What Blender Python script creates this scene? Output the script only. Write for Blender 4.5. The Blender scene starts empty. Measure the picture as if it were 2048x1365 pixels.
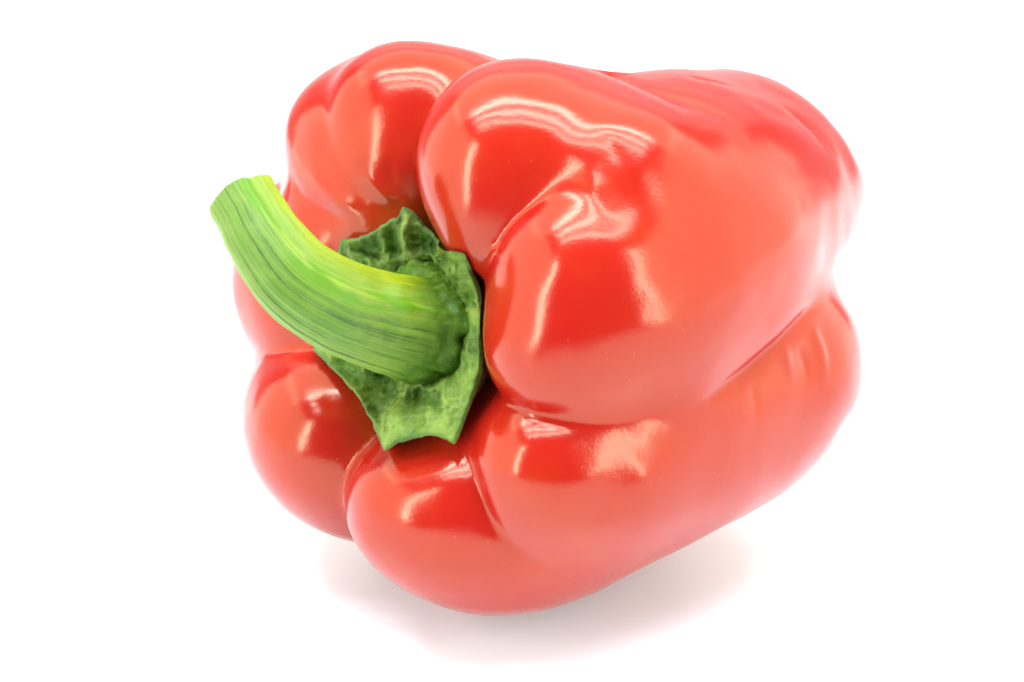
import bpy, math
import numpy as np
from mathutils import Vector, Matrix

# ------------------------------------------------------------------ camera, world, lamps
SC = bpy.context.scene
PX = 0.00009                     # metres per working unit
D = 4600.0                       # camera distance in working units
PITCH = math.radians(24)
CX, CY = 1024.0, 682.5

cam_d = bpy.data.cameras.new("camera")
cam = bpy.data.objects.new("camera", cam_d)
SC.collection.objects.link(cam)
cam_d.sensor_width = 36.0
cam_d.lens = 36.0 * D / 2048.0
cam_d.clip_start = 0.01
cam_d.clip_end = 50.0
SC.camera = cam
ROT = Matrix.Rotation(math.pi / 2 - PITCH, 3, 'X')
TARGET_Z = 0.052                 # height of the point the camera looks at (set from the fruit's lowest point)
cam.rotation_euler = (math.pi / 2 - PITCH, 0, 0)
cam.location = Vector((0, 0, TARGET_Z)) + ROT @ Vector((0, 0, D * PX))

SC.view_settings.view_transform = 'Standard'
SC.view_settings.look = 'None'
SC.view_settings.exposure = 0.0
SC.view_settings.gamma = 1.0

world = bpy.data.worlds.new("World")
SC.world = world
world.use_nodes = True
world.node_tree.nodes["Background"].inputs["Color"].default_value = (1.0, 0.98, 0.96, 1)
world.node_tree.nodes["Background"].inputs["Strength"].default_value = 0.22


def area_lamp(name, loc, aim, sx, sy, radiance, color=(1, 1, 1), spread=180):
    l = bpy.data.lights.new(name, 'AREA')
    l.shape = 'RECTANGLE'
    l.size, l.size_y = sx, sy
    l.energy = radiance * math.pi * sx * sy
    l.color = color
    o = bpy.data.objects.new(name, l)
    SC.collection.objects.link(o)
    o.location = loc
    o.rotation_euler = (Vector(aim) - Vector(loc)).to_track_quat('-Z', 'Y').to_euler()
    return o


WARM = (1.0, 0.97, 0.84)
COOL = (0.70, 0.80, 1.0)
# the sides and roof of the white light tent, then the brighter seams round its open front
area_lamp("tent_side_lamp", (-0.42, -0.08, 0.24), (0, -0.08, 0.24), 0.74, 0.48, 3.0, WARM)
area_lamp("tent_side_lamp", (0.42, -0.07, 0.24), (0, -0.07, 0.24), 0.76, 0.48, 3.0, WARM)
area_lamp("tent_roof_lamp", (0, 0.19, 0.49), (0, 0.19, 0), 1.00, 0.46, 2.9, WARM)
area_lamp("tent_seam_lamp", (-0.33, -0.33, 0.22), (0, 0, 0.10), 0.055, 0.36, 20.0, (0.84, 0.90, 1.0))
area_lamp("tent_seam_lamp", (0.33, -0.33, 0.22), (0, 0, 0.10), 0.050, 0.36, 15.0, (0.84, 0.90, 1.0))
area_lamp("roof_strip_lamp", (0, -0.20, 0.47), (0, 0, 0.05), 0.50, 0.026, 30.0, COOL)
area_lamp("roof_strip_lamp", (0, -0.12, 0.49), (0, 0, 0.05), 0.56, 0.040, 30.0, COOL)
area_lamp("roof_strip_lamp", (0, -0.02, 0.50), (0, 0, 0.05), 0.62, 0.045, 33.0, COOL)
area_lamp("back_lamp", (0, 0.60, 0.50), (0, 0.05, 0.0), 1.00, 0.30, 0.9)

# ------------------------------------------------------------------ helpers


def unproject(px, py, z):
    """picture position + distance towards the lens -> working coordinates (x right, y up, z to the lens)"""
    k = (D - z) / D
    return np.array([(px - CX) * k, (CY - py) * k, z], float)


def to_world(P):
    R = np.array(ROT)
    return (P @ R.T) * PX + np.array([0, 0, TARGET_Z])


def make_object(name, V, F, mat, parent=None, smooth=True):
    me = bpy.data.meshes.new(name)
    me.from_pydata([tuple(v) for v in V], [], [tuple(int(i) for i in f) for f in F])
    me.update()
    if smooth:
        me.polygons.foreach_set("use_smooth", [True] * len(me.polygons))
    me.materials.append(mat)
    o = bpy.data.objects.new(name, me)
    SC.collection.objects.link(o)
    if parent:
        o.parent = parent
        o.matrix_parent_inverse = Matrix.Translation(-parent.location)
    return o


def catmull(P, n):
    P = np.asarray(P, float)
    Q = np.vstack([2 * P[0] - P[1], P, 2 * P[-1] - P[-2]])
    m = len(P) - 1
    out = []
    for u in np.linspace(0, m, n):
        i = min(int(u), m - 1)
        t = u - i
        p0, p1, p2, p3 = Q[i], Q[i + 1], Q[i + 2], Q[i + 3]
        out.append(0.5 * ((2 * p1) + (-p0 + p2) * t + (2 * p0 - 5 * p1 + 4 * p2 - p3) * t * t + (-p0 + 3 * p1 - 3 * p2 + p3) * t ** 3))
    return np.array(out)


# ------------------------------------------------------------------ the fruit wall: lobes blended into one skin
# each lobe: key balls (picture x, picture y, towards lens, radius) from the shoulder to the blossom end
LOBES = {
    'A': [(805, 371, -98, 115), (764, 204, -128, 92), (939, 230, -122, 103), (1171, 395, -663, 161)],
    'B': [(978, 472, 176, 82), (1004, 286, 134, 156), (1192, 338, 46, 153), (1447, 373, -326, 245)],
    'C': [(1118, 609, 123, 63), (1278, 668, 231, 78), (1371, 472, 10, 244), (1531, 419, -388, 216)],
    'J': [(783, 461, -113, 101), (722, 293, -213, 134), (817, 321, -382, 183), (1122, 423, -680, 178)],
    'D': [(1030, 839, 19, 95), (1006, 1034, 83, 74), (1220, 937, 115, 153), (1414, 791, -179, 245), (1555, 705, -167, 168)],
    'E': [(854, 983, -190, 53), (797, 1012, 44, 80), (1038, 981, -61, 257), (1318, 739, -515, 206)],
    'F': [(612, 790, -330, 127), (664, 873, -134, 143), (822, 871, -347, 223), (1117, 694, -754, 269)],
    'G': [(696, 626, -294, 99), (709, 601, -286, 175), (698, 530, -427, 215), (1125, 528, -783, 262)],
    'H': [(735, 475, -239, 80), (689, 444, -205, 112), (808, 425, -381, 166), (1120, 450, -703, 250)],
}
CORE = [(1040, 640, -184, 197), (1202, 620, -337, 292), (1390, 582, -459, 265)]
# single balls that widen a lobe
EXTRA = {
    'C': [(1177, 537, 208, 210), (1120, 699, 217, 166)],
    'B': [(1226, 342, 209, 149)],
    'D': [(1089, 917, 173, 160)],
    'E': [(888, 1006, -7, 83)],
}
K_LOBE = 42.0        # blending inside a lobe
AXIS0 = unproject(840, 620, 0)
AXIS = np.array([0.74, 0.08, -0.66]); AXIS /= np.linalg.norm(AXIS)


def chain(keys, n):
    S = []
    for (x, y, z, r) in keys:
        p = unproject(x, y, z)
        S.append([p[0], p[1], p[2], r * (D - z) / D])
    return catmull(S, n)


def lobe_chain(k, keys, extra):
    S = chain(keys, 9)
    for (x, y, z, r) in extra.get(k, []):
        p = unproject(x, y, z)
        S = np.vstack([S, [p[0], p[1], p[2], r * (D - z) / D]])
    return S


CH = {k: lobe_chain(k, v, EXTRA) for k, v in LOBES.items()}
CHC = chain(CORE, 6)


def lobe_d(P, S, k):
    acc = 0
    for x, y, z, r in S:
        d = np.sqrt((P[:, 0] - x) ** 2 + (P[:, 1] - y) ** 2 + (P[:, 2] - z) ** 2) - r
        acc = acc + np.exp(np.clip(-d / k, -60, 60))
    return -k * np.log(acc) + k * 0.55


def smoothstep(x):
    x = np.clip(x, 0, 1)
    return x * x * (3 - 2 * x)


def field(P):
    s = (P - AXIS0) @ AXIS
    k = 11 + 59 * smoothstep((s + 60) / 330) - 48 * smoothstep((s - 400) / 420)
    acc = 0
    for S in CH.values():
        d = lobe_d(P, S, K_LOBE)
        acc = acc + np.exp(np.clip(-d / k, -60, 60))
    d = lobe_d(P, CHC, K_LOBE)
    acc = acc + np.exp(np.clip(-d / k, -60, 60))
    # the seat pressed by the calyx into the lower lobe
    seat = unproject(815, 835, 190)
    return -k * np.log(acc) + 45 * np.exp(-((P - seat) ** 2).sum(1) / 85.0 ** 2)


def grad(P, e=1.0):
    g = np.empty_like(P)
    for i in range(3):
        q = np.zeros(3); q[i] = e
        g[:, i] = (field(P + q) - field(P - q)) / (2 * e)
    return g


def surface_nets(lo, hi, h):
    n = np.ceil((hi - lo) / h).astype(int) + 1
    ax = [lo[i] + h * np.arange(n[i]) for i in range(3)]
    G = np.empty(n)
    for i in range(n[0]):
        Y, Z = np.meshgrid(ax[1], ax[2], indexing='ij')
        P = np.stack([np.full(Y.size, ax[0][i]), Y.ravel(), Z.ravel()], 1)
        G[i] = field(P).reshape(Y.shape)
    inside = G < 0
    c = np.zeros(np.array(n) - 1, int)
    for a in (0, 1):
        for b in (0, 1):
            for d in (0, 1):
                c += inside[a:n[0] - 1 + a, b:n[1] - 1 + b, d:n[2] - 1 + d]
    cells = np.argwhere((c > 0) & (c < 8))
    idx = -np.ones(c.shape, int)
    idx[tuple(cells.T)] = np.arange(len(cells))
    V = lo + (cells + 0.5) * h
    F = []
    for axis in range(3):
        a = np.take(inside, range(n[axis] - 1), axis)
        b = np.take(inside, range(1, n[axis]), axis)
        e = np.argwhere(a != b)
        o1, o2 = [(1, 2), (2, 0), (0, 1)][axis]
        e = e[(e[:, o1] > 0) & (e[:, o2] > 0)]
        d1 = np.zeros(3, int); d1[o1] = 1
        d2 = np.zeros(3, int); d2[o2] = 1
        q = np.stack([idx[tuple((e - d1 - d2).T)], idx[tuple((e - d2).T)], idx[tuple(e.T)], idx[tuple((e - d1).T)]], 1)
        flip = ~a[tuple(e.T)]
        q[flip] = q[flip][:, ::-1]
        F.append(q)
    return V, np.vstack(F)


def project(V, it=4):
    for _ in range(it):
        f = field(V)
        g = grad(V)
        step = (f / np.maximum((g * g).sum(1), 0.2))[:, None] * g
        V = V - np.clip(step, -12, 12)
    return V


def relax(V, F, it=3):
    n = len(V)
    for _ in range(it):
        acc = np.zeros((n, 3)); cnt = np.zeros(n)
        for a in range(4):
            i, j = F[:, a], F[:, (a + 1) % 4]
            for c in range(3):
                acc[:, c] += np.bincount(i, V[j, c], n) + np.bincount(j, V[i, c], n)
            cnt += np.bincount(i, minlength=n) + np.bincount(j, minlength=n)
        V = 0.5 * V + 0.5 * acc / cnt[:, None]
    return V


def build_body(h=13.0):
    allS = np.vstack(list(CH.values()) + [CHC])
    lo = (allS[:, :3] - allS[:, 3:]).min(0) - 40
    hi = (allS[:, :3] + allS[:, 3:]).max(0) + 40
    V, F = surface_nets(lo, hi, h)
    V = project(V)
    for _ in range(3):
        V = project(relax(V, F, 2), 2)
    return V, F


BV, BF = build_body()


def subdivide(V, F):
    """each quad into four; the new points then go back onto the skin"""
    n = len(V)
    E = np.vstack([np.stack([F[:, i], F[:, (i + 1) % 4]], 1) for i in range(4)])
    E.sort(1)
    key = E[:, 0].astype(np.int64) * n + E[:, 1]
    u, inv = np.unique(key, return_inverse=True)
    inv = inv.reshape(4, -1)
    mid = 0.5 * (V[u // n] + V[u % n])
    cen = V[F].mean(1)
    m = len(F)
    ci = n + len(u) + np.arange(m)
    Q = []
    for i in range(4):
        Q.append(np.stack([F[:, i], n + inv[i], ci, n + inv[(i + 3) % 4]], 1))
    return np.vstack([V, mid, cen]), np.vstack(Q)


def vnoise(P, seed=0):
    """smooth value noise, -1..1"""
    i = np.floor(P).astype(np.int64)
    f = P - i
    f = f * f * f * (f * (f * 6 - 15) + 10)
    out = 0
    for dx in (0, 1):
        for dy in (0, 1):
            for dz in (0, 1):
                h = ((i[:, 0] + dx) * 73856093) ^ ((i[:, 1] + dy) * 19349663) ^ ((i[:, 2] + dz) * 83492791) ^ (seed * 2654435)
                h = (h * 1103515245 + 12345) & 0x7fffffff
                h = (h ^ (h >> 13)) * 1274126177 & 0x7fffffff
                v = (h % 65536) / 32767.5 - 1
                w = (f[:, 0] if dx else 1 - f[:, 0]) * (f[:, 1] if dy else 1 - f[:, 1]) * (f[:, 2] if dz else 1 - f[:, 2])
                out = out + v * w
    return out


def on_skin(px, py):
    Z = np.linspace(700, -900, 321)
    R = np.array([unproject(px, py, z) for z in Z])
    f = field(R)
    i = int(np.argmax(f < 0))
    if f[i] >= 0:
        return R[int(np.argmin(f))]
    t = f[i - 1] / (f[i - 1] - f[i])
    return R[i - 1] * (1 - t) + R[i] * t


# folds and faint ridges of the skin: (picture points), depth (minus = ridge), width, fade in, fade out
FOLDS = [
    ([(1340, 835), (1400, 810), (1450, 776), (1500, 742), (1560, 690), (1620, 628), (1655, 588)], 13, 26, 0.6, 0.25),
    ([(985, 775), (1030, 815), (1100, 842), (1200, 853), (1300, 848)], 5, 20, 0.2, 0.5),
    ([(938, 850), (934, 900), (948, 960), (972, 1030), (1010, 1080), (1070, 1125), (1120, 1150)], 13, 24, 0.3, 0.7),
    ([(655, 150), (648, 200), (655, 270), (680, 330), (710, 380), (750, 420)], 2, 26, 0.5, 0.2),
    ([(575, 340), (600, 390), (650, 425), (710, 450)], 7, 18, 0.3, 0.3),
    ([(610, 320), (640, 370), (690, 410), (740, 440)], -4, 16, 0.4, 0.4),
    ([(720, 330), (760, 380), (800, 410)], -5, 15, 0.4, 0.4),
    ([(790, 300), (780, 350), (800, 390)], 3, 16, 0.4, 0.4),
    ([(1130, 370), (1060, 410), (1010, 460), (990, 505)], 5, 20, 0.4, 0.2),
    ([(1218, 135), (1290, 168), (1400, 215), (1500, 270)], 14, 50, 0.05, 0.7),
    ([(1360, 150), (1420, 160), (1480, 172)], 3, 18, 0.4, 0.4),
    ([(1550, 205), (1600, 245), (1650, 300)], 3, 30, 0.5, 0.5),
    ([(1570, 690), (1578, 730), (1590, 780)], -5, 12, 0.2, 0.7),
    ([(1625, 650), (1645, 710), (1648, 790)], -5, 13, 0.2, 0.6),
    ([(1595, 690), (1612, 730), (1615, 790)], 4, 18, 0.3, 0.6),
    ([(1500, 760), (1510, 810), (1505, 870)], 3, 22, 0.3, 0.6),
    ([(1150, 340), (1200, 380), (1230, 440)], -5, 26, 0.5, 0.5),
    ([(1190, 250), (1230, 300), (1250, 380)], 3, 26, 0.5, 0.5),
]


def fold_shift(V, N):
    shift = np.zeros(len(V))
    for pts, depth, width, fi, fo in FOLDS:
        P = catmull([on_skin(x, y) for x, y in pts], 12 * len(pts))
        box = np.all((V > P.min(0) - 3.2 * width) & (V < P.max(0) + 3.2 * width), 1)
        idx = np.where(box)[0]
        if not len(idx):
            continue
        X = V[idx]
        d2 = np.full(len(idx), 1e12)
        t = np.zeros(len(idx))
        for q in range(len(P) - 1):
            ab = P[q + 1] - P[q]
            h = np.clip((X - P[q]) @ ab / max(ab @ ab, 1e-9), 0, 1)
            dd = ((X - P[q] - h[:, None] * ab) ** 2).sum(1)
            m = dd < d2
            d2[m] = dd[m]
            t[m] = (q + h[m]) / (len(P) - 1)
        d = np.sqrt(d2)
        w = smoothstep(t / max(fi, 0.01)) * smoothstep((1 - t) / max(fo, 0.01))
        prof = np.exp(-(d / width) ** 2) if depth < 0 else 1 / (1 + (d / (0.6 * width)) ** 2) * np.exp(-(d / (2.0 * width)) ** 2)
        shift[idx] -= depth * w * prof
    return shift


def finish_body(V, F):
    V, F = subdivide(V, F)
    V = project(V, 1)
    N = grad(V, 2.0)
    N /= np.linalg.norm(N, axis=1)[:, None]
    sh = fold_shift(V, N)
    s = (V - AXIS0) @ AXIS
    back = smoothstep((s - 150) / 500)
    # long soft waves of the wall, along the fruit, stronger towards the blossom end
    e1 = np.cross(AXIS, [0, 1, 0]); e1 /= np.linalg.norm(e1)
    e2 = np.cross(e1, AXIS)
    L = V - AXIS0
    Q = np.stack([L @ AXIS / 260, L @ e1 / 110, L @ e2 / 110], 1)
    Q2 = np.stack([L @ AXIS / 90, L @ e1 / 60, L @ e2 / 60], 1)
    sh += vnoise(Q, 1) * (2.0 + 4.5 * back) + vnoise(Q2, 2) * (0.5 + 1.6 * back)
    sh += vnoise(V / 44.0, 3) * 0.6 * (1 - 0.5 * back) + vnoise(V / 95.0, 4) * 1.8 * (1 - back)
    return V + N * sh[:, None], F, s


# ------------------------------------------------------------------ stem and calyx
def plane_z(px, py, s):
    """distance towards the lens of the point of the plane at depth s along the fruit's axis"""
    z = 0.0
    for _ in range(6):
        p = unproject(px, py, z) - AXIS0
        z = (s - p[0] * AXIS[0] - p[1] * AXIS[1]) / AXIS[2] + AXIS0[2]
    return z


# stem stations: picture x, y, towards lens, half width, depth ratio
STEM = [(484, 396, 215, 71, 0.95), (502, 428, 238, 70, 0.95), (533, 482, 266, 76, 0.95), (592, 556, 272, 86, 0.95), (668, 606, 245, 92, 0.95), (745, 636, 190, 97, 0.95), (815, 655, 125, 104, 0.95)]
# outline of the flared foot of the stem on the calyx
FOOT = [(805, 531), (830, 521), (865, 532), (900, 560), (925, 597), (938, 632), (947, 658), (926, 674), (927, 705), (916, 742), (900, 752), (880, 770), (842, 768), (800, 752), (765, 735), (738, 690), (735, 630), (755, 575)]
# outline of the calyx: picture x, y, towards lens
RIM = [(683, 480, -28), (712, 476, -12), (745, 463, 14), (778, 441, 34), (796, 432, 46), (805, 412, 56), (826, 422, 56), (850, 450, 62), (878, 478, 115), (905, 492, 165), (937, 503, 222), (946, 540, 205), (961, 580, 190), (968, 630, 182), (966, 690, 178), (966, 738, 175), (950, 790, 180), (931, 840, 190), (911, 889, 215), (893, 880, 206), (868, 873, 195), (838, 875, 185), (800, 885, 172), (768, 904, 165), (757, 880, 135), (745, 850, 100), (720, 800, 55), (690, 765, 25), (655, 730, -20), (624, 692, -62), (648, 640, -80), (650, 580, -80), (668, 525, -60)]
TIPS = [(683, 480), (805, 412), (937, 503), (966, 738), (911, 889), (768, 904), (624, 692)]


# pits and ribs pressed into the calyx: picture x, y, long radius, short radius, turn in degrees, depth
DENTS = [(762, 768, 44, 24, 35, 26), (832, 800, 30, 22, -20, 20), (876, 806, 26, 12, 80, 14), (745, 505, 30, 20, -20, 16), (790, 492, 14, 34, -15, 10), (852, 490, 16, 34, -35, 12), (905, 520, 18, 26, -40, 8), (700, 745, 30, 12, 45, 8),
         (800, 845, 16, 40, 20, -10), (862, 840, 9, 34, 0, -8), (820, 450, 10, 36, 15, -9), (768, 488, 7, 30, -5, -7), (822, 490, 7, 34, -12, -8), (920, 815, 22, 44, -15, -6)]


def closed_curve(P, n):
    P = np.asarray(P, float)
    m = len(P)
    out = []
    for u in np.arange(n) * m / n:
        i = int(u) % m
        t = u - int(u)
        p0, p1, p2, p3 = P[i - 1], P[i], P[(i + 1) % m], P[(i + 2) % m]
        c = 0.5 * ((2 * p1) + (-p0 + p2) * t + (2 * p0 - 5 * p1 + 4 * p2 - p3) * t * t + (-p0 + 3 * p1 - 3 * p2 + p3) * t ** 3)
        out.append(0.5 * c + 0.5 * (p1 * (1 - t) + p2 * t))
    return np.array(out)


def stem_mesh():
    n, rings = 144, 120
    K = []
    for (x, y, z, hw, dr) in STEM:
        p = unproject(x, y, z)
        K.append([*p, hw * (D - z) / D, dr])
    K = catmull(K, rings)
    phi = np.arange(n) * 2 * math.pi / n
    V, A = [], []
    T = np.gradient(K[:, :3], axis=0)
    T /= np.linalg.norm(T, axis=1)[:, None]
    length = np.concatenate([[0], np.cumsum(np.linalg.norm(np.diff(K[:, :3], axis=0), axis=1))])
    total = length[-1] + 120
    # uneven ribs running the whole length
    rib = 0.022 * np.sin(7 * phi + 0.6) + 0.016 * np.sin(13 * phi + 1.0) - 0.020 * np.abs(np.sin(11.5 * phi + 2.2)) ** 6 - 0.016 * np.abs(np.sin(17 * phi + 0.4)) ** 8
    flat = 0.035 * np.cos(5 * (phi - 0.35))
    for k in range(rings):
        e1 = np.cross(T[k], [0, 0, 1.0]); e1 /= np.linalg.norm(e1)      # across, in the picture
        e2 = np.cross(e1, T[k])
        r = K[k, 3] * (1 + rib + flat * (1 - 0.5 * k / rings))
        r = r + 1.2 * vnoise(np.stack([np.cos(phi) * 9, np.sin(phi) * 9, np.full(n, length[k] / 28)], 1), 5)
        # cut end: torn, rolled edge
        if k < 5:
            r = r * (0.90, 0.955, 0.975, 0.988, 0.996)[k]
        tip = 4 * np.sin(2 * phi + 1.2) + 2 * np.sin(5 * phi) + 0.8 * np.sin(11 * phi)
        adv = -tip[:, None] * T[k] * max(0, 1 - k / 10)
        V.append(K[k, :3] + np.cos(phi)[:, None] * e1 * r[:, None] + np.sin(phi)[:, None] * e2 * (r * K[k, 4])[:, None] + adv)
        A.append(np.stack([np.cos(phi), np.sin(phi), np.full(n, length[k] / total)], 1))
    # flare into the foot
    foot = np.array([unproject(x, y, plane_z(x, y, -30)) for x, y in FOOT])
    foot = closed_curve(foot, 720)
    c = foot.mean(0)
    ang = np.arctan2(foot[:, 1] - c[1], foot[:, 0] - c[0])
    S = V[-1]
    cs = S.mean(0)
    # match by direction seen along the stem's own axis
    e1 = np.cross(T[-1], [0, 0, 1.0]); e1 /= np.linalg.norm(e1)
    e2 = np.cross(e1, T[-1])
    Fp = []
    for p in phi:
        d = math.cos(p) * e1 + math.sin(p) * e2
        d = d - AXIS * (d @ AXIS)
        a = math.atan2(d[1], d[0])
        j = int(np.argmin(np.abs((ang - a + math.pi) % (2 * math.pi) - math.pi)))
        Fp.append(foot[j])
    Fp = np.array(Fp)
    Fp = 0.5 * Fp + 0.25 * (np.roll(Fp, 1, 0) + np.roll(Fp, -1, 0))
    M = 34
    for k in range(1, M + 1):
        t = k / M
        ax = t * (1.2 - 0.2 * t)                     # sinks a little first
        ra = t ** 1.15                               # then spreads
        P = S * (1 - ra) + Fp * ra
        along = ((cs + (c - cs) * ax) - (cs + (c - cs) * ra)) @ AXIS
        P = P + AXIS * along * 0.3
        puff = math.sin(math.pi * min(1, t * 1.02)) ** 2
        nz = vnoise(P / 30.0, 7) * 5 + vnoise(P / 12.0, 8) * 2.0 + (1 - 2 * np.abs(vnoise(np.stack([np.cos(phi) * 6, np.sin(phi) * 6, np.full(n, t * 0.8)], 1), 9))) * 3
        out = P - (cs * (1 - t) + c * t)
        out /= np.linalg.norm(out, axis=1)[:, None]
        P = P + out * (nz * smoothstep(t * 2.5))[:, None] - AXIS * (4 * smoothstep((t - 0.7) / 0.3))
        V.append(P)
        A.append(np.stack([np.cos(phi), np.sin(phi), np.full(n, (length[-1] + 120 * t) / total)], 1))
    last = V[-1]
    for q, (sc, dp) in enumerate([(1.0, 10), (0.97, 22), (0.9, 40)]):
        V.append(c + (last - c) * sc + AXIS * dp)
        A.append(A[-1])
    R = len(V)
    knob = unproject(812, 590, 175)
    V = np.vstack(V)
    A = np.vstack(A)
    F = []
    for k in range(R - 1):
        for i in range(n):
            j = (i + 1) % n
            F.append((k * n + i, k * n + j, (k + 1) * n + j, (k + 1) * n + i))
    # knob where a leaf sat
    knob = V[np.argmin(np.linalg.norm((V - knob)[:, :2], axis=1) - 0.6 * V[:, 2])]
    d = np.linalg.norm(V - knob, axis=1)
    g = np.exp(-(d / 34) ** 2)
    V = V + g[:, None] * np.array([0.1, 0.35, 1.0]) * 13
    F = [f[::-1] for f in F]
    # cut face, slightly hollow
    cut = []
    c0 = V[:n].mean(0)
    CV = [V[:n].copy()]
    for q, (sc, dp) in enumerate([(0.9, -6), (0.7, -12), (0.45, -15), (0.2, -16)]):
        CV.append(c0 + (V[:n] - c0) * sc + T[0] * dp)
    CV.append(np.array([c0 - T[0] * 16]))
    CF = []
    for k in range(4):
        for i in range(n):
            j = (i + 1) % n
            CF.append((k * n + i, k * n + j, (k + 1) * n + j, (k + 1) * n + i))
    for i in range(n):
        CF.append((4 * n + i, 4 * n + (i + 1) % n, 5 * n))
    return V, F, A, np.vstack(CV), CF


def calyx_mesh():
    n, m = 420, 46
    rim = closed_curve([unproject(*p) for p in RIM], n * 4)
    c = np.array(unproject(862, 650, 60))
    ra = np.arctan2(rim[:, 1] - c[1], rim[:, 0] - c[0])
    foot = closed_curve([unproject(x, y, plane_z(x, y, 2)) for x, y in FOOT], 1440)
    fa = np.arctan2(foot[:, 1] - c[1], foot[:, 0] - c[0])
    tips = np.array([unproject(x, y, 0) for x, y in TIPS])
    ta = np.arctan2(tips[:, 1] - c[1] * 1.0, tips[:, 0] - c[0])
    ang = np.linspace(-math.pi, math.pi, n, endpoint=False)
    V, A = [], []
    # points of the rim evenly by its own length so the tips stay sharp
    seg = np.linalg.norm(np.diff(np.vstack([rim, rim[:1]]), axis=0), axis=1)
    cum = np.concatenate([[0], np.cumsum(seg)])
    pick = np.searchsorted(cum, np.arange(n) * cum[-1] / n) % len(rim)
    O = rim[pick]
    out = O - c
    out /= np.linalg.norm(out, axis=1)[:, None]
    O = O + out * (vnoise(O / 16.0, 21) * 2.6 + vnoise(O / 7.0, 22) * 1.0)[:, None]
    oa = ra[pick]
    I = np.array([foot[int(np.argmin(np.abs((fa - a + math.pi) % (2 * math.pi) - math.pi)))] for a in oa])
    for _ in range(3):
        I = 0.5 * I + 0.25 * (np.roll(I, 1, 0) + np.roll(I, -1, 0))
    near = np.abs((oa[:, None] - ta[None] + math.pi) % (2 * math.pi) - math.pi).min(1)
    ribw = np.exp(-(near / 0.13) ** 2)
    right = smoothstep((np.cos(oa + 0.05) - 0.25) / 0.5)          # side where the lip rolls over the foot
    inn = I + (c - I) * 0.10
    inn[:, 2] = np.maximum(inn[:, 2], O[:, 2] - 75)
    for k in range(m):
        t = k / (m - 1)
        P = inn * (1 - t) + O * t
        lift = np.array([-0.25, 0.0, 0.97])
        pocket = math.sin(math.pi * min(1, t)) ** 1.2
        h = (4 + 14 * (1 - right)) * pocket + 8 * pocket * ribw - 8 * pocket * (1 - ribw) * (1 - right)
        h = h + right * 24 * math.sin(math.pi * min(1.0, t * 1.02)) ** 0.7
        h = h + 9 * smoothstep(np.full(n, (t - 0.72) / 0.2)) * (1 - smoothstep(np.full(n, (t - 0.93) / 0.07)))
        h = h - 16 * (1 - smoothstep(np.full(n, t / 0.12)))
        q = P / 1.0
        fade = smoothstep(np.full(n, t / 0.1)) * (1 - 0.93 * smoothstep(np.full(n, (t - 0.78) / 0.2)))
        w = vnoise(q / 38.0, 11)
        w = (1 - 2.6 * np.abs(w)) * 6 + (1 - 2.4 * np.abs(vnoise(q / 17.0, 12))) * 4 + vnoise(q / 8.0, 13) * 1.2
        dent = np.zeros(n)
        for (x, y, ra_, rb_, turn, dp_) in DENTS:
            kk = D / (D - P[:, 2])
            ux, uy = P[:, 0] * kk + CX - x, CY - P[:, 1] * kk - y
            cs_, sn_ = math.cos(math.radians(turn)), math.sin(math.radians(turn))
            e = ((ux * cs_ + uy * sn_) / ra_) ** 2 + ((-ux * sn_ + uy * cs_) / rb_) ** 2
            dent += dp_ * np.exp(-e)
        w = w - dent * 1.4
        h = h + (w - 3) * fade
        P = P + lift * h[:, None]
        # scalloped inner lip
        P = P + (O - inn) * (0.035 * vnoise(np.stack([np.cos(oa) * 7, np.sin(oa) * 7, oa * 0 + t * 3], 1), 14) * (1 - t))[:, None]
        V.append(P)
        A.append(np.stack([np.full(n, t), np.clip(0.5 * ribw * fade + (w + 8) / 30 * fade, 0, 1), right], 1))
    top = np.vstack(V)
    for _ in range(8):
        f = field(top)
        g = grad(top)
        g /= np.linalg.norm(g, axis=1)[:, None]
        top = top + (g * 0.4 + np.array([-0.1, 0, 0.75])) * np.clip(7 - f, 0, 60)[:, None]
    V = list(top.reshape(m, n, 3))
    # thin edge and underside that runs back into the hollow
    last = V[-1]
    for (sc, dp) in [(1.0, 5), (0.995, 10), (0.985, 24), (0.97, 60), (0.95, 130)]:
        V.append(c * [1, 1, 0] + (last - c * [1, 1, 0]) * [sc, sc, 1] + np.stack([0.24 * right - 0.06, 0 * right, -1.0 + 0 * right], 1) * dp)
        A.append(np.stack([np.full(n, 1.0 + dp / 100), ribw, right], 1))
    R = len(V)
    F = []
    for k in range(R - 1):
        for i in range(n):
            j = (i + 1) % n
            F.append((k * n + i, (k + 1) * n + i, (k + 1) * n + j, k * n + j))
    return np.vstack(V), F, np.vstack(A)


def vec_attr(o, name, A):
    at = o.data.attributes.new(name, 'FLOAT_VECTOR', 'POINT')
    at.data.foreach_set("vector", np.ascontiguousarray(A, dtype=np.float32).ravel())


# ------------------------------------------------------------------ materials


def new_mat(name):
    m = bpy.data.materials.new(name)
    m.use_nodes = True
    nt = m.node_tree
    return m, nt, nt.nodes["Principled BSDF"]


def node(nt, kind, **kw):
    n = nt.nodes.new(kind)
    for k, v in kw.items():
        setattr(n, k, v)
    return n


def ramp(nt, src, stops):
    r = node(nt, 'ShaderNodeValToRGB')
    while len(r.color_ramp.elements) < len(stops):
        r.color_ramp.elements.new(0.5)
    for e, (p, c) in zip(r.color_ramp.elements, stops):
        e.position = p
        e.color = (*c, 1) if len(c) == 3 else c
    nt.links.new(src, r.inputs[0])
    return r.outputs[0]


def noise(nt, vec, scale, detail=3, rough=0.5):
    t = node(nt, 'ShaderNodeTexNoise')
    t.inputs['Scale'].default_value = scale
    t.inputs['Detail'].default_value = detail
    t.inputs['Roughness'].default_value = rough
    nt.links.new(vec, t.inputs['Vector'])
    return t.outputs['Fac']


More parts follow.
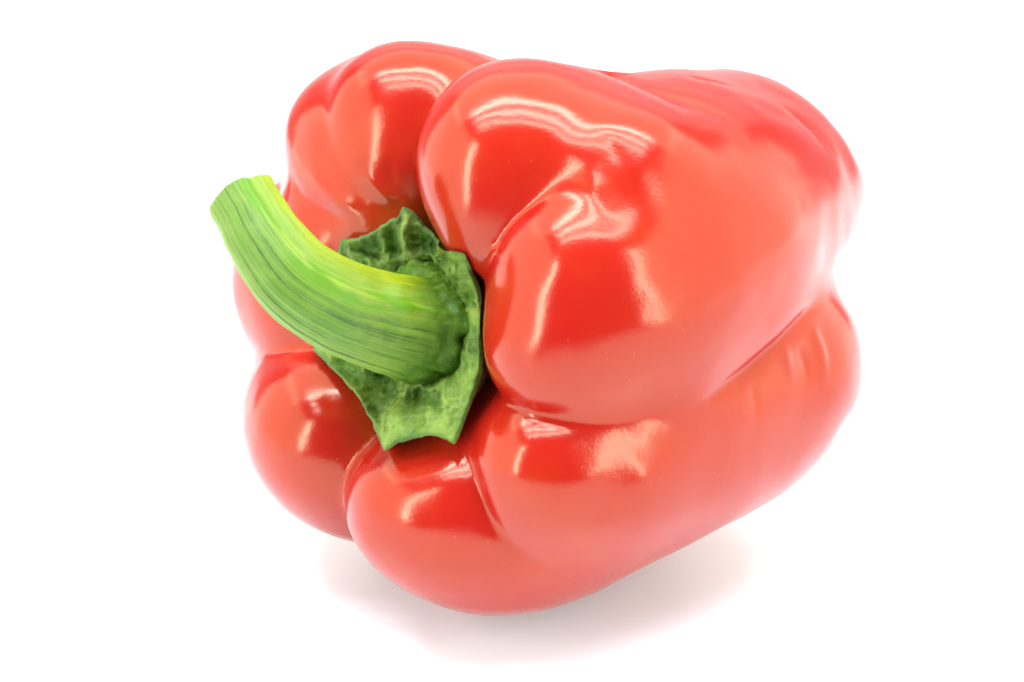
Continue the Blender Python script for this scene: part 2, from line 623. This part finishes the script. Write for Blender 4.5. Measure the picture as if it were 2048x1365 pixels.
def mix(nt, fac, a, b, mode='MIX'):
    x = node(nt, 'ShaderNodeMix', data_type='RGBA', blend_type=mode)
    for sock, v in ((x.inputs['Factor'], fac), (x.inputs['A'], a), (x.inputs['B'], b)):
        if isinstance(v, (tuple, list)):
            sock.default_value = (*v, 1)
        elif isinstance(v, (int, float)):
            sock.default_value = v
        else:
            nt.links.new(v, sock)
    return x.outputs['Result']


def math_node(nt, op, a, b=None, clamp=False):
    x = node(nt, 'ShaderNodeMath', operation=op, use_clamp=clamp)
    for i, v in enumerate((a, b)):
        if v is None:
            continue
        if isinstance(v, (int, float)):
            x.inputs[i].default_value = v
        else:
            nt.links.new(v, x.inputs[i])
    return x.outputs[0]


def bump(nt, h, strength, dist, prev=None):
    x = node(nt, 'ShaderNodeBump')
    x.inputs['Strength'].default_value = strength
    x.inputs['Distance'].default_value = dist
    nt.links.new(h, x.inputs['Height'])
    if prev:
        nt.links.new(prev, x.inputs['Normal'])
    return x.outputs[0]


def attr(nt, name):
    a = node(nt, 'ShaderNodeAttribute', attribute_name=name)
    s = node(nt, 'ShaderNodeSeparateXYZ')
    nt.links.new(a.outputs['Vector'], s.inputs[0])
    return a.outputs['Vector'], s.outputs


def scaled(nt, vec, sx, sy, sz):
    m = node(nt, 'ShaderNodeMapping')
    m.inputs['Scale'].default_value = (sx, sy, sz)
    nt.links.new(vec, m.inputs['Vector'])
    return m.outputs[0]


# --- skin
M_RED, nt, b = new_mat("pepper_skin")
co = node(nt, 'ShaderNodeTexCoord').outputs['Object']
v, (ax, ay, az) = attr(nt, 'skin')
n1 = noise(nt, co, 38, 3, 0.55)
base = ramp(nt, n1, [(0.35, (0.300, 0.0060, 0.0038)), (0.55, (0.310, 0.0085, 0.004)), (0.72, (0.325, 0.017, 0.004))])
streak = noise(nt, scaled(nt, v, 5, 60, 60), 1.0, 4, 0.6)
base = mix(nt, ramp(nt, streak, [(0.55, (0, 0, 0)), (0.8, (0.35, 0.35, 0.35))]), base, (0.31, 0.024, 0.005))
# the wall turns orange, then greenish, where it sinks in round the stem
base = mix(nt, ay, base, (0.31, 0.036, 0.005))
base = mix(nt, az, base, (0.13, 0.10, 0.008))
speck = node(nt, 'ShaderNodeTexVoronoi')
speck.inputs['Scale'].default_value = 700
nt.links.new(co, speck.inputs['Vector'])
sp = ramp(nt, speck.outputs['Distance'], [(0.06, (1, 1, 1)), (0.12, (0, 0, 0))])
sel = ramp(nt, noise(nt, co, 260, 1), [(0.60, (0, 0, 0)), (0.66, (1, 1, 1))])
base = mix(nt, math_node(nt, 'MULTIPLY', math_node(nt, 'MULTIPLY', sp, sel), 0.22), base, (0.62, 0.22, 0.10))
nt.links.new(base, b.inputs['Base Color'])
b.inputs["IOR"].default_value = 1.5
b.inputs["Specular Tint"].default_value = (1, 0.94, 0.58, 1)
rg = ramp(nt, noise(nt, co, 120, 2), [(0.3, (0.165, 0.165, 0.165)), (0.7, (0.185, 0.185, 0.185))])
rr = math_node(nt, 'ADD', rg, math_node(nt, 'MULTIPLY', math_node(nt, 'SUBTRACT', ax, 0.1, True), 0.035))
nt.links.new(rr, b.inputs['Roughness'])
b1 = bump(nt, noise(nt, co, 1700, 2, 0.6), 0.30, 0.00006)
b2 = bump(nt, noise(nt, co, 260, 2, 0.5), 0.10, 0.00025, b1)
nt.links.new(b2, b.inputs['Normal'])

# --- stem
M_STEM, nt, b = new_mat("stem_green")
co = node(nt, 'ShaderNodeTexCoord').outputs['Object']
v, (ax, ay, az) = attr(nt, 'along')
wob = noise(nt, scaled(nt, v, 1, 1, 5), 2.0, 3)
fib = noise(nt, scaled(nt, v, 7, 7, 1.6), 1.0, 4, 0.62)
fib2 = noise(nt, scaled(nt, v, 15, 15, 2.2), 1.0, 4, 0.62)
mot = noise(nt, co, 300, 3, 0.6)
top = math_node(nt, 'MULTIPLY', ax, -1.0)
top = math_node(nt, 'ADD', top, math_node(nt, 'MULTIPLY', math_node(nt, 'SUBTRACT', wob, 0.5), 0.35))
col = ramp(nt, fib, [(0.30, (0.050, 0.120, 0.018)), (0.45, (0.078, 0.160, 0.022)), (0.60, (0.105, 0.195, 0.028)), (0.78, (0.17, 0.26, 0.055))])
pale = ramp(nt, top, [(-0.0, (0, 0, 0)), (0.28, (0.25, 0.25, 0.25)), (0.55, (0.85, 0.85, 0.85)), (0.8, (0.4, 0.4, 0.4))])  # highlight band below the stem's top edge, painted into the colour
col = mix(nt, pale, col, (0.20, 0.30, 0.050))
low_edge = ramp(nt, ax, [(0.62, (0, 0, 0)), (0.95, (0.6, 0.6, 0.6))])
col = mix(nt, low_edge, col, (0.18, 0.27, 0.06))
col = mix(nt, math_node(nt, 'MULTIPLY', ramp(nt, fib2, [(0.40, (1, 1, 1)), (0.46, (0, 0, 0))]), ramp(nt, top, [(0.0, (0.95, 0.95, 0.95)), (0.35, (0.25, 0.25, 0.25))])), col, (0.036, 0.088, 0.014))
col = mix(nt, ramp(nt, mot, [(0.45, (0, 0, 0)), (0.75, (0.45, 0.45, 0.45))]), col, (0.17, 0.25, 0.06))
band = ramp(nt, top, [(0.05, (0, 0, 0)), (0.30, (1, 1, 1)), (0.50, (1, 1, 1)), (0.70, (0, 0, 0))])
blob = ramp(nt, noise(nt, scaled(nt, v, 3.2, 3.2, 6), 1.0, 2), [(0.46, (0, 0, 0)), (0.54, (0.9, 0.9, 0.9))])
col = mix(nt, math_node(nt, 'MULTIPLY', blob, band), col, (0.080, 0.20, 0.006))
# yellower upper side with its highlight painted in, darker green at the foot
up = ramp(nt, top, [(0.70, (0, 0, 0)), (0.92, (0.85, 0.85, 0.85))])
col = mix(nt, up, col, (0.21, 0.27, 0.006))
footc = ramp(nt, math_node(nt, 'ADD', az, math_node(nt, 'MULTIPLY', math_node(nt, 'SUBTRACT', mot, 0.5), 0.1)), [(0.69, (0, 0, 0)), (0.80, (0.9, 0.9, 0.9))])
fcol = ramp(nt, noise(nt, co, 420, 4, 0.65), [(0.35, (0.030, 0.085, 0.010)), (0.55, (0.055, 0.125, 0.016)), (0.75, (0.12, 0.20, 0.045))])
col = mix(nt, footc, col, fcol)
col = mix(nt, 1.0, col, (1.0, 0.98, 0.50), 'MULTIPLY')
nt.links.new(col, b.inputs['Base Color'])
b.inputs['Roughness'].default_value = 0.42
b.inputs['Specular IOR Level'].default_value = 0.25
b.inputs['Subsurface Weight'].default_value = 0.25
b.inputs['Subsurface Radius'].default_value = (0.6, 1.0, 0.3)
b.inputs['Subsurface Scale'].default_value = 0.0015
b1 = bump(nt, fib2, 0.5, 0.0007)
b2 = bump(nt, mot, 0.25, 0.0003, b1)
nt.links.new(b2, b.inputs['Normal'])

M_CUT, nt, b = new_mat("stem_cut_face")
co = node(nt, 'ShaderNodeTexCoord').outputs['Object']
nt.links.new(ramp(nt, noise(nt, co, 500, 3), [(0.35, (0.22, 0.30, 0.06)), (0.65, (0.42, 0.45, 0.16))]), b.inputs['Base Color'])
b.inputs['Roughness'].default_value = 0.7

# --- calyx
M_CAL, nt, b = new_mat("calyx_green")
co = node(nt, 'ShaderNodeTexCoord').outputs['Object']
v, (ax, ay, az) = attr(nt, 'leaf')
nA = noise(nt, co, 170, 4, 0.6)
nB = noise(nt, co, 620, 3, 0.6)
col = ramp(nt, nA, [(0.35, (0.022, 0.070, 0.007)), (0.52, (0.052, 0.120, 0.011)), (0.70, (0.12, 0.20, 0.03))])
col = mix(nt, ramp(nt, nB, [(0.45, (0, 0, 0)), (0.8, (0.55, 0.55, 0.55))]), col, (0.13, 0.21, 0.05))
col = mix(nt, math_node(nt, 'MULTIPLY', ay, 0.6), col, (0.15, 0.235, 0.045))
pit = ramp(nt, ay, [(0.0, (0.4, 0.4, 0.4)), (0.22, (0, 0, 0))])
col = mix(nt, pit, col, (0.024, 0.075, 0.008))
edge = ramp(nt, ax, [(0.975, (0, 0, 0)), (0.999, (0.8, 0.8, 0.8))])
col = mix(nt, edge, col, (0.060, 0.045, 0.045))
under = ramp(nt, math_node(nt, 'SUBTRACT', ax, 1.0), [(0.06, (0, 0, 0)), (0.20, (1, 1, 1))])
col = mix(nt, under, col, (0.12, 0.17, 0.012))
col = mix(nt, 1.0, col, (1.35, 1.18, 0.95), 'MULTIPLY')
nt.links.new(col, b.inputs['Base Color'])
b.inputs['Roughness'].default_value = 0.55
b.inputs['Specular IOR Level'].default_value = 0.25
b1 = bump(nt, nB, 0.45, 0.0006)
b2 = bump(nt, nA, 0.4, 0.0012, b1)
nt.links.new(b2, b.inputs['Normal'])

M_WHITE, nt, b = new_mat("white_paper")
b.inputs["Base Color"].default_value = (0.86, 0.95, 0.98, 1)
b.inputs["Roughness"].default_value = 0.9
b.inputs["Specular IOR Level"].default_value = 0.1

M_BACK, nt, b = new_mat("backdrop_paper")
b.inputs["Base Color"].default_value = (0.55, 0.55, 0.55, 1)
b.inputs["Roughness"].default_value = 0.95
b.inputs["Specular IOR Level"].default_value = 0.1

# ------------------------------------------------------------------ put it together
FV, FF, FS = finish_body(BV, BF)
W = to_world(FV)
low = W[:, 2].min()
print("LOWEST", low, "verts", len(W))
pepper = bpy.data.objects.new("bell_pepper", None)
SC.collection.objects.link(pepper)
pepper.location = (W[W[:, 2].argmin(), 0], W[W[:, 2].argmin(), 1], low)
pepper['label'] = "glossy red bell pepper lying on its side with a thick curved green stem"
pepper['category'] = "bell pepper"
bpy.context.view_layer.update()
body = make_object("body", W, FF, M_RED, pepper)
rad = np.linalg.norm((FV - AXIS0) - np.outer(FS, AXIS), axis=1)
hollow = smoothstep((FS + 150) / 160) * (1 - smoothstep((rad - 150) / 150))
deep = smoothstep((FS + 20) / 70) * (1 - smoothstep((rad - 110) / 110))
th = np.arctan2((FV - AXIS0)[:, 1], (FV - AXIS0)[:, 0])
vec_attr(body, 'skin', np.stack([FS / 300, hollow, deep], 1))

SV, SF, SA, CV, CF = stem_mesh()
stem = make_object("stem", to_world(SV), SF, M_STEM, pepper)
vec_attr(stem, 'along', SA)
cut = make_object("cut_face", to_world(CV), CF, M_CUT, stem)
KV, KF, KA = calyx_mesh()
cal = make_object("calyx", to_world(KV), KF, M_CAL, pepper)
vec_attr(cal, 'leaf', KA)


# white paper on the table, and a paler grey sheet hung behind it that curves up from the table
def sheet(name, prof, mat, half):
    V, F = [], []
    for (y, z) in prof:
        V += [(-half, y, z + low), (half, y, z + low)]
    for i in range(len(prof) - 1):
        F.append((2 * i, 2 * i + 1, 2 * i + 3, 2 * i + 2))
    o = make_object(name, V, F, mat)
    o['kind'] = 'structure'
    return o


sheet("tabletop", [(-1.5, 0), (-0.5, 0), (0, 0), (0.5, 0)], M_WHITE, 1.6)
sheet("backdrop", [(0.5, 0)] + [(0.5 + 0.25 * math.sin(i * math.pi / 32), 0.25 - 0.25 * math.cos(i * math.pi / 32)) for i in range(1, 17)] + [(0.75, 1.3)], M_BACK, 1.6)
